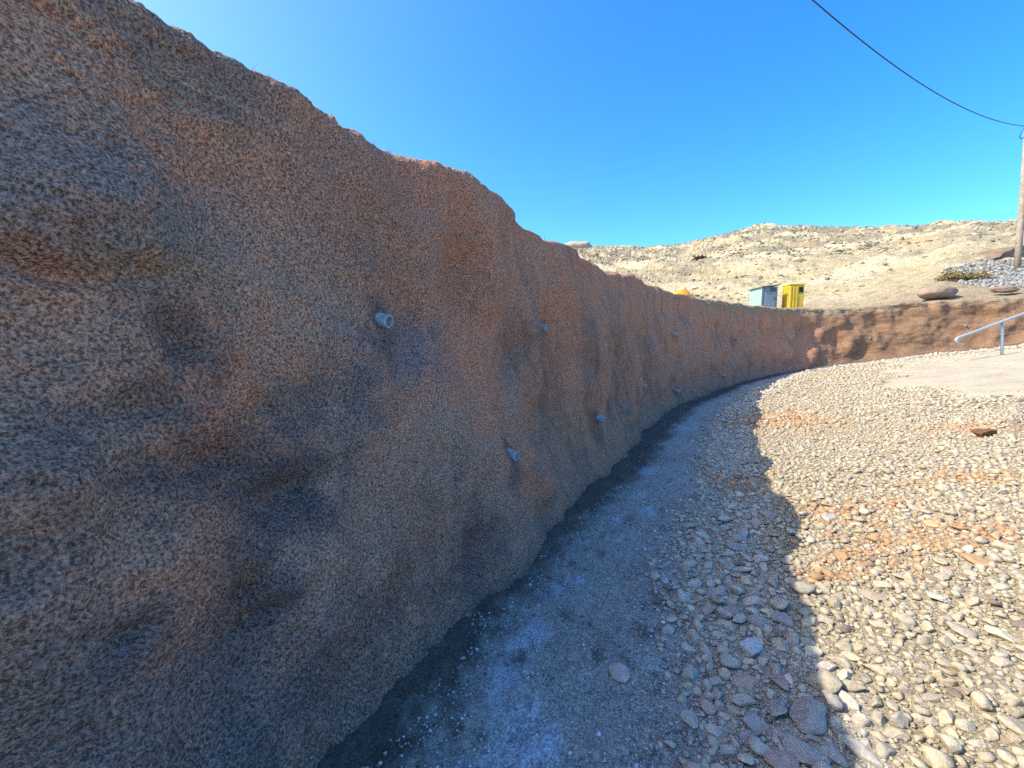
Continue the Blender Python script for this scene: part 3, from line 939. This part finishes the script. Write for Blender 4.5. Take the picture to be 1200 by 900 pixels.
# ------------------------------------------------------------------ pale concrete ramp on the bank
V, F = [], []
sl = np.linspace(9.5, 20.5, 110); 
NS = 60
for l in sl:
    s_in = 5.2 + .28 * abs(l - 13.5) + .25 * math.sin(l * 2.1) + .15 * math.sin(l * 5.3 + 1)
    for s in np.linspace(s_in, 24, NS):
        # invert s = .9x-.436y+1.37 ; l = .436x+.9y
        det = .9 * .9 + .436 * .436
        x = (.9 * (s - 1.37) + .436 * l) / det
        y = (-.436 * (s - 1.37) + .9 * l) / det
        edge = min((s - s_in) / .3, 1)
        V.append((x, y, float(ground(x, y)) - .02 + .05 * edge))
V = np.array(V)
V[:, 2] += .006 * perlin(V[:, 0] * 4, V[:, 1] * 4)
Dr, _ = wall_dist(V[:, 0], V[:, 1])
me = mesh_from('concrete_ramp', V, grid_faces(len(sl), NS)[:, ::-1])
obj('concrete_ramp', me, M_RAMP, kind='structure', label='pale sunlit concrete ramp on the bank by the handrail', cat='ramp')

# ------------------------------------------------------------------ drain pipes sticking out of the wall
PIPES = [  # l, z, radius, length, sideways lean, drop, label
    (9.62, 1.79, 0.037, 0.062, -.10, .22, 'largest grey weep pipe jutting from the wall above the blue-grey stain'),
    (10.72, .83, 0.037, 0.074, .1, .15, 'grey weep pipe low on the wall, next beyond the largest one'),
    (12.06, 1.85, 0.037, 0.062, -.1, .2, 'grey weep pipe high on the wall, next after the largest in the upper row'),
    (13.34, .70, 0.044, 0.087, .1, .25, 'third low weep pipe, above the curved dark foot of the wall'),
    (16.92, .83, 0.051, 0.105, -.1, .25, 'weep pipe low on the fluted stretch of wall'),
    (20.26, .42, 0.060, 0.124, -.1, .3, 'pale weep pipe just above the ground at the end of the flutes'),
    (20.10, 1.97, 0.055, 0.112, -.1, .25, 'weep pipe high on the wall below the orange sheet'),
    (26.42, 1.94, 0.055, 0.124, 0, .25, 'small weep pipe high on the wall below the green cabin'),
    (24.76, .60, 0.060, 0.136, 0, .3, 'weep pipe low down where the wall foot begins to turn'),
    (33.12, 1.97, 0.038, 0.099, 0, .2, 'white weep pipe at the border of shade and sun on the far wall'),
    (36.34, 2.46, 0.042, 0.099, 0, .2, 'weep pipe on the sunlit far wall above the handrail end'),
]
for (l, z, rad, ln, lean, drop, lab) in PIPES:
    pnt, n, tdir = wall_surface(l, z)
    ax = (n + tdir * -lean + Vector((0, 0, -drop))).normalized()
    if l > 19: rad *= .78; ln *= .8
    prof = [(-.12, rad), (ln - .004, rad), (ln, rad - .002), (ln, rad * .76), (ln - .006, rad * .72), (-.06, rad * .72)]
    seg = 24
    V, F = [], []
    for (d, r) in prof:
        for k in range(seg):
            q = 2 * math.pi * k / seg
            V.append((r * math.cos(q), r * math.sin(q), d))
    for i in range(len(prof) - 1):
        for k in range(seg):
            F.append((i * seg + k, i * seg + (k + 1) % seg, (i + 1) * seg + (k + 1) % seg, (i + 1) * seg + k))
    F.append(tuple((len(prof) - 1) * seg + k for k in range(seg)))
    me = mesh_from('drain_pipe', V, F)
    o = obj('drain_pipe', me, M_PVC, label=lab, cat='pipe', group='weep pipes in the sprayed wall')
    o.location = pnt
    o.rotation_euler = ax.to_track_quat('Z', 'Y').to_euler()

# ------------------------------------------------------------------ handrail on the ramp
def empty(name, loc, label, cat, group=None, rz=0):
    o = obj(name, None, None, None, label, cat, group)
    o.location = loc; o.rotation_euler = (0, 0, rz)
    o.empty_display_size = .1
    return o
hx, hy = 14.6, 13.2
gz = float(ground(15.35, 13.45))
rail = empty('handrail', (15.35, 13.45, gz), 'galvanised handrail with a hooked end rising beside the ramp', 'handrail')
P0 = np.array([13.75, 13.25, 1.86]); slope = np.array([1.0, .12, .335])
pts = [P0 + (.16, .02, -.10), P0 + (.07, .01, -.115), P0 + (0.0, 0, -.09), P0 + (-.035, 0, -.03), P0 + (.0, 0, .02)]
pts += [P0 + slope * q_ + (0, 0, .02) for q_ in (.12, .5, 1.0, 1.6, 2.4, 3.4, 4.5)]
V, F = tube(np.array(pts), .042, 12)
me = mesh_from('rail', np.array(V) - (15.35, 13.45, gz), F)
obj('rail', me, M_GALV, rail)
for q_ in (1.55, 4.2):
    tp = P0 + slope * q_ + (0, 0, .02)
    b = np.array([tp[0] + .05, tp[1] - .05, float(ground(tp[0], tp[1])) - .1])
    V, F = tube(np.array([b, (b + tp) / 2, tp]), .037, 12)
    me = mesh_from('post', np.array(V) - (15.35, 13.45, gz), F)
    obj('post', me, M_GALV, rail)

# ------------------------------------------------------------------ utility pole and its cable
pb = Vector((28.55, 24.6, 0)); pb.z = on_hill(pb.x, pb.y)
pole = empty('utility_pole', pb, 'weathered utility pole standing on the grey rubble bank', 'pole')
V, F = tube([(0, 0, -.4), (.0, .05, 2), (.02, .15, 5), (.05, .3, 14.3 - pb.z)], [.15, .14, .125, .10], 14)
obj('shaft', mesh_from('shaft', V, F), M_POLE, pole)
tz = 13.75 - pb.z
V, F = tube([(-.2, .2, tz), (-.05, .25, tz - .02), (.3, .3, tz - .02)], [.035, .03, .03], 8)
obj('insulator_bracket', mesh_from('insulator_bracket', V, F), M_CABLE, pole)
lp = [(-.15, .2, tz - .03), (-.32, .1, tz - .22), (-.52, .05, tz - .45), (-.55, .05, tz - .66), (-.38, .1, tz - .72), (-.2, .15, tz - .62), (-.06, .2, tz - .45)]
V, F = tube(catmull(np.array(lp), 5), .018, 6)
obj('cable_loop', mesh_from('cable_loop', V, F), M_CABLE, pole)
A = np.array([pb.x - .1, 24.8]); B = np.array([-6., 4.])
U = np.linspace(0, 1, 90)
cz = 13.75 - 9.487 * U + 8.46 * U ** 2
V, F = tube(np.c_[A[0] + (B[0] - A[0]) * U, A[1] + (B[1] - A[1]) * U, cz], .017, 6)
cb = mesh_from('overhead_cable', V, F)
obj('overhead_cable', cb, M_CABLE, label='thin black overhead cable sagging across the blue sky', cat='cable')

# ------------------------------------------------------------------ cabins behind the wall
def part(name, V, F, mat, parent, bev=.012, loc=None):
    me = bevel_mesh(name, V, F, bev)
    return obj(name, me, mat, parent)
def cabin_base(x, y, rz, name, label):
    z = on_hill(x, y) - .05
    return empty(name, (x, y, z), label, 'cabin', None, rz), z
g, gz_ = cabin_base(15.45, 26.0, R(-2), 'site_cabin', 'pale green and grey cabin with a dark roof behind the wall')
HB = 5.28 - gz_
part('body', *box_vf(-.45, .45, 0, 1.4, 0, HB - .12), M_GREEN, g)
part('front_panel', *box_vf(-.43, .46, -.04, -.004, 0, HB - .12), M_GREYPANEL, g, .006)
V = [(-.55, -.14, HB - .16), (.55, -.14, HB - .04), (.55, 1.5, HB - .04), (-.55, 1.5, HB - .16), (-.55, -.14, HB - .10), (.55, -.14, HB + .02), (.55, 1.5, HB + .02), (-.55, 1.5, HB - .10)]
part('roof', V, [(0, 3, 2, 1), (4, 5, 6, 7), (0, 1, 5, 4), (1, 2, 6, 5), (2, 3, 7, 6), (3, 0, 4, 7)], M_DARKROOF, g)
d_ = part('door', *box_vf(-.26, .34, -.075, -.043, .1, HB - .42), mat_plain('cabin_door_panel', (.20, .25, .28), .6), g)
part('handle', *box_vf(.26, .29, -.10, -.078, .95, 1.08), M_DARK, d_, .004)
part('window', *box_vf(.02, .34, -.07, -.043, HB - .38, HB - .18), mat_plain('window_dark_red', (.10, .06, .07), .3), g)
part('corner_post', *box_vf(-.49, -.43, -.06, -.002, 0, HB - .12), M_GREEN, g, .006)
y_, yz = cabin_base(17.0, 26.2, R(-6), 'portable_toilet', 'bright yellow portable cabin beside the pale green one')
y_['category'] = 'portable toilet'
HB = 5.30 - yz
part('body', *box_vf(-.42, .42, -.42, .42, 0, HB - .06), M_YELLOW, y_, .05)
part('roof', *box_vf(-.45, .45, -.45, .45, HB - .07, HB + .03), M_YELLOW, y_, .03)
for k in range(4):
    part('rib', *box_vf(-.46, -.423, -.36 + k * .19, -.27 + k * .19, .1, HB - .15), M_YELLOW, y_, .01)
for k in range(3):
    part('rib', *box_vf(-.38 + k * .17, -.31 + k * .17, -.46, -.423, .1, HB - .15), M_YELLOW, y_, .01)
part('vent', *box_vf(.12, .34, -.445, -.423, HB - .5, HB - .18), M_DARK, y_, .006)

# orange sheet over a heap behind the wall
ox, oy = 9.6, 25.2
oz = on_hill(ox, oy)
nu, nv = 26, 16
uu, vv = np.meshgrid(np.linspace(-1, 1, nu), np.linspace(-1, 1, nv), indexing='ij')
hh = 1.45 * np.clip(1 - np.abs(uu) ** 2.2, 0, 1) * np.clip(1 - np.abs(vv) ** 2.6, 0, 1) ** .8 * (1 + .5 * uu) + .12 * perlin(uu * 2.5, vv * 2.5, 1.0) + .05 * perlin(uu * 7, vv * 7, 4.0)
Vt = np.stack([uu * 1.15, vv * .8, hh], -1).reshape(-1, 3)
me = mesh_from('tarpaulin', Vt, grid_faces(nu, nv)[:, ::-1])
o = obj('tarpaulin', me, M_ORANGE, label='bright orange sheet over a heap peeking above the wall top', cat='tarpaulin')
md = o.modifiers.new('thick', 'SOLIDIFY'); md.thickness = .02
o.location = (ox, oy, oz - .05)

# ------------------------------------------------------------------ boulders, clod and shrubs
def boulder(x, y, z, sx, sy, sz, seed, col, label, name='boulder', rz=0, sink=.2, mat=None, rounded=False):
    V, F = stone_shape(4, seed)
    if rounded:
        V = ICO[4][0].copy(); V = np.sign(V) * np.abs(V) ** .8
        V *= (1 + .16 * perlin(V[:, 0] * 1.3 + seed, V[:, 1] * 1.3, V[:, 2] * 1.3) + .05 * perlin(V[:, 0] * 4 + seed, V[:, 1] * 4, V[:, 2] * 4))[:, None]
    V = V / np.abs(V).max(0) * (sx / 2, sy / 2, sz / 2)
    V += (.02 * min(sx, sz)) * perlin(V[:, 0] * 9 / sx + 3, V[:, 1] * 9 / sx, V[:, 2] * 9 / sx)[:, None] * V / np.linalg.norm(V, axis=1)[:, None] * 3
    o = obj(name, mesh_from(name, V, F), mat or M_STONE, label=label, cat=name.replace('_', ' '))
    o.location = (x, y, z + sz * (.5 - sink)); o.rotation_euler = (0, 0, rz); o.color = (*col, 1)
    return o
boulder(17.6, 107, on_hill(17.6, 107) - .6, 9.5, 4, 3.4, 78, (.48, .40, .26), 'flat-topped pale rock outcrop on the skyline behind the wall', 'rock_outcrop', rz=.1, sink=.38)
items = []
for i in range(600):
    q_ = random.uniform(.07, 1.28); y = random.uniform(28, 96); x = q_ * y
    if perlin(np.array([x * .12]), np.array([y * .12]), 3.0)[0] < .05: continue
    c_ = random.choice([(.50, .42, .27), (.40, .33, .22), (.38, .29, .19), (.56, .48, .33)])
    items.append((x, y, random.uniform(.15, .5) * random.uniform(.5, 1.2), np.array(c_), 2))
join_stones('scree', items, 'pale and brown rocks scattered over the hillside', 'scree', zf=on_hill, sink=.1)
bz = on_hill(18.9, 19.0)
boulder(18.75, 19.1, bz + .05, 1.6, 1.0, .60, 46, (.29, .215, .15), 'large rounded brown boulder sitting on the far wall top', rz=.1, sink=.12, rounded=True)
boulder(20.9, 18.4, on_hill(20.9, 18.5) + .10, 1.0, .5, .30, 52, (.28, .20, .15), 'flat reddish rock lying on the wall top past the rounded boulder', rz=-.2, sink=.15, rounded=True)
boulder(6.12, 5.43, float(ground(6.12, 5.43)), .30, .22, .13, 63, (.15, .075, .04), 'dark rusty brown clod lying on the sunlit rubble', 'clod', rz=.3, sink=.2)

def shrub(x, y, z, rx, rz_, n, mat, label, name='shrub', seed=1, leaf=.10, stem=True):
    r = np.random.default_rng(seed)
    V, F = [], []
    for i in range(n):
        th = r.uniform(0, 2 * math.pi); ph = math.acos(r.uniform(0, 1)); rad = r.uniform(.55, 1) * (1 + .25 * math.sin(3 * th + seed))
        c = np.array([rx * rad * math.sin(ph) * math.cos(th), rx * rad * math.sin(ph) * math.sin(th) * .8, rz_ * rad * math.cos(ph)])
        d = r.normal(size=3); d /= np.linalg.norm(d); e = np.cross(d, r.normal(size=3)); e /= np.linalg.norm(e)
        k = len(V); s = leaf * r.uniform(.6, 1.4)
        V += [c - d * s, c + e * s * .4, c + d * s, c - e * s * .4 + .1 * s]
        F.append((k, k + 1, k + 2, k + 3))
    root = empty(name, (x, y, z), label, 'shrub')
    obj('foliage', mesh_from('foliage', np.array(V), F, False), mat, root)
    V, F = [], []
    for i in range(7):
        th = r.uniform(0, 6.28)
        a, b = tube([(0, 0, -.1), (rx * .3 * math.cos(th), rx * .3 * math.sin(th), rz_ * .4), (rx * .7 * math.cos(th), rx * .6 * math.sin(th), rz_ * .7)], [.03, .02, .008], 5)
        F += [tuple(q + len(V) for q in f) for f in b]; V += list(a)
    obj('stem', mesh_from('stem', np.array(V), F), M_BROWN, root)
    return root
M_OLIVE = mat_plain('olive_scrub', (.26, .215, .10), .95, 0, .3, 4)
for (x, y, rx, rz_, lab) in [(22.9, 22.6, .75, .42, 'dry olive bush beside the grey rubble bank'), (24.0, 22.4, .7, .38, 'dry olive bush touching the grey rubble, second from the boulder')]:
    shrub(x, y, on_hill(x, y), rx, rz_, 900, M_OLIVE, lab, 'shrub', int(x * 10), .07)
shrub(26.0, 60, on_hill(26.0, 60), 1.0, .8, 500, M_BROWN, 'dark brown shrub alone on the middle of the hillside', 'shrub', 5, .3)

# grey rubble bank by the pole
items = []
for i in range(4200):
    x = random.uniform(22.3, 33); y = random.uniform(19.6, 26.5)
    if x / y < 1.035 + .05 * math.sin(y * 2): continue
    c_ = random.choice([(.30, .30, .27), (.36, .35, .31), (.25, .245, .22), (.40, .385, .33)])
    items.append((x, y, random.uniform(.06, .13), np.array(c_) * .8 * random.uniform(.8, 1.15), 1))
join_stones('grey_rubble', items, 'grey broken stones heaped on the bank around the pole', 'rubble', zf=on_hill, sink=.25)

# brown undercut earth bank behind the pole
nu, nv = 60, 14
uu, vv = np.meshgrid(np.linspace(0, 1, nu), np.linspace(0, 1, nv), indexing='ij')
ex = 30.2 + uu * 12; ey = 27.3 + .6 * np.sin(uu * 5) + 1.0 * uu
prof_y = np.interp(vv, [0, .35, .5, 1], [0, .25, -.05, 2.2]); prof_z = np.interp(vv, [0, .35, .5, 1], [-.6, .55, .78, .95]) * (sstep(0, .25, uu) * .85 + .15)
bzv = np.array([on_hill(float(a), float(b_)) for a, b_ in zip(ex[:, 0], ey[:, 0])])[:, None]
Vb = np.stack([ex + .15 * perlin(uu * 20, vv * 4, 1.), ey + prof_y + .2 * perlin(uu * 14, vv * 5, 3.), bzv + prof_z + .1 * perlin(uu * 16, vv * 4, 6.)], -1).reshape(-1, 3)
me = mesh_from('earth_bank', Vb, grid_faces(nu, nv))
obj('earth_bank', me, mat_plain('brown_earth', (.22, .155, .10), .95, 0, .3, 2, .05), kind='structure', label='low brown undercut earth bank behind the pole', cat='bank')

# scrub tufts all over the hill
VV, FF, off = [], [], 0
r = np.random.default_rng(3)
sq = r.uniform(.06, 1.3, 14000); sy_ = 30 + 75 * r.random(14000) ** .8; sx_ = sq * sy_
_, sb, _ = hill_z(sx_, sy_)
sd = perlin(sx_ * .07, sy_ * .1, 4.0)
okk = (sb < 1.02) & (sb > .02) & (r.random(14000) < .12 + .88 * sstep(.25, .6, sb + .9 * sd)) & (perlin(sx_ * .35, sy_ * .35, 9.0) > -.15)
for x, y in zip(sx_[okk], sy_[okk]):
    s = r.uniform(.09, .24) * (1 + .5 * (r.random() < .08))
    V, F = PROTO[1][r.integers(14)]
    VV.append(V * (s, s, s * r.uniform(.7, 1.2)) + (x, y, on_hill(x, y) + s * .15)); FF.append(F + off); off += len(V)
me = mesh_from('scrub', np.vstack(VV), np.vstack(FF), False)
obj('scrub', me, M_SCRUB, kind='stuff', label='low grey-green scrub dotted over the hillside', cat='scrub')

# ------------------------------------------------------------------ dry straw along the wall crest
V, F = [], []
r = np.random.default_rng(21)
sl_ = r.uniform(8.2, 30, 5200)
keep = r.random(5200) < np.where(sl_ < 11.5, .9, .55) * sstep(-.1, .4, perlin(sl_ * 2.3, .4) + .25)
sl_ = sl_[keep]
gx, gy, gnx, gny = at_path(sl_)
gt = wall_top(sl_)
for l, bx, by, nx, ny, zt in zip(sl_, gx, gy, gnx, gny, gt):
    back = LEAN + r.uniform(.05, .45)
    x, y = bx - nx * back, by - ny * back
    z = zt - .02 - max(0, .14 - (back - LEAN)) * .5
    th = r.uniform(0, 6.28); ln = r.uniform(.03, .085); w_ = .0022 * (1 + l / 12)
    dx, dy = math.cos(th), math.sin(th); k = len(V)
    V += [(x - dy * w_, y + dx * w_, z - .02), (x + dy * w_, y - dx * w_, z - .02), (x + dx * ln * .7, y + dy * ln * .7, z + ln * r.uniform(.1, .8))]
    F.append((k, k + 1, k + 2))
me = mesh_from('dry_grass', np.array(V), F, False)
obj('dry_grass', me, M_STRAW, kind='stuff', label='dry straw and grass along the crest of the wall', cat='grass')
# a dry straw and chips of fallen spray at the foot of the wall
zz_ = float(ground(.02, 2.98))
V, F = tube(np.array([(-.10, 2.92, zz_ + .015), (-.04, 2.94, zz_ + .012), (.03, 2.99, zz_ + .02), (.045, 3.06, zz_ + .06), (.05, 3.10, zz_ + .13)]), [.0022, .002, .002, .0016, .001], 5)
obj('straw', mesh_from('straw', V, F), M_STRAW, label='single pale bent straw lying at the dark foot of the wall', cat='straw')
items = []
for i in range(2600):
    l = 8 + 14 * random.random() ** 1.5
    d = abs(random.gauss(.0, .14)) - .06
    bx, by, nx, ny = (float(a[0]) for a in at_path(np.array([l])))
    items.append((bx + nx * (d + .10), by + ny * (d + .10), random.uniform(.004, .013) * (1.6 if random.random() < .07 else 1), np.array(random.choice([(.30, .19, .135), (.22, .15, .11), (.15, .12, .10), (.38, .36, .34)])) * random.uniform(.8, 1.2), 1))
join_stones('spray_chips', items, 'crumbs of brown sprayed concrete along the foot of the wall', 'chips', sink=.35)
print('TRIS', sum(len(o.data.loops) - 2 * len(o.data.polygons) for o in scene.objects if o.type == 'MESH'), [(o.name, len(o.data.loops) - 2 * len(o.data.polygons)) for o in scene.objects if o.type == 'MESH' and len(o.data.polygons) > 20000])
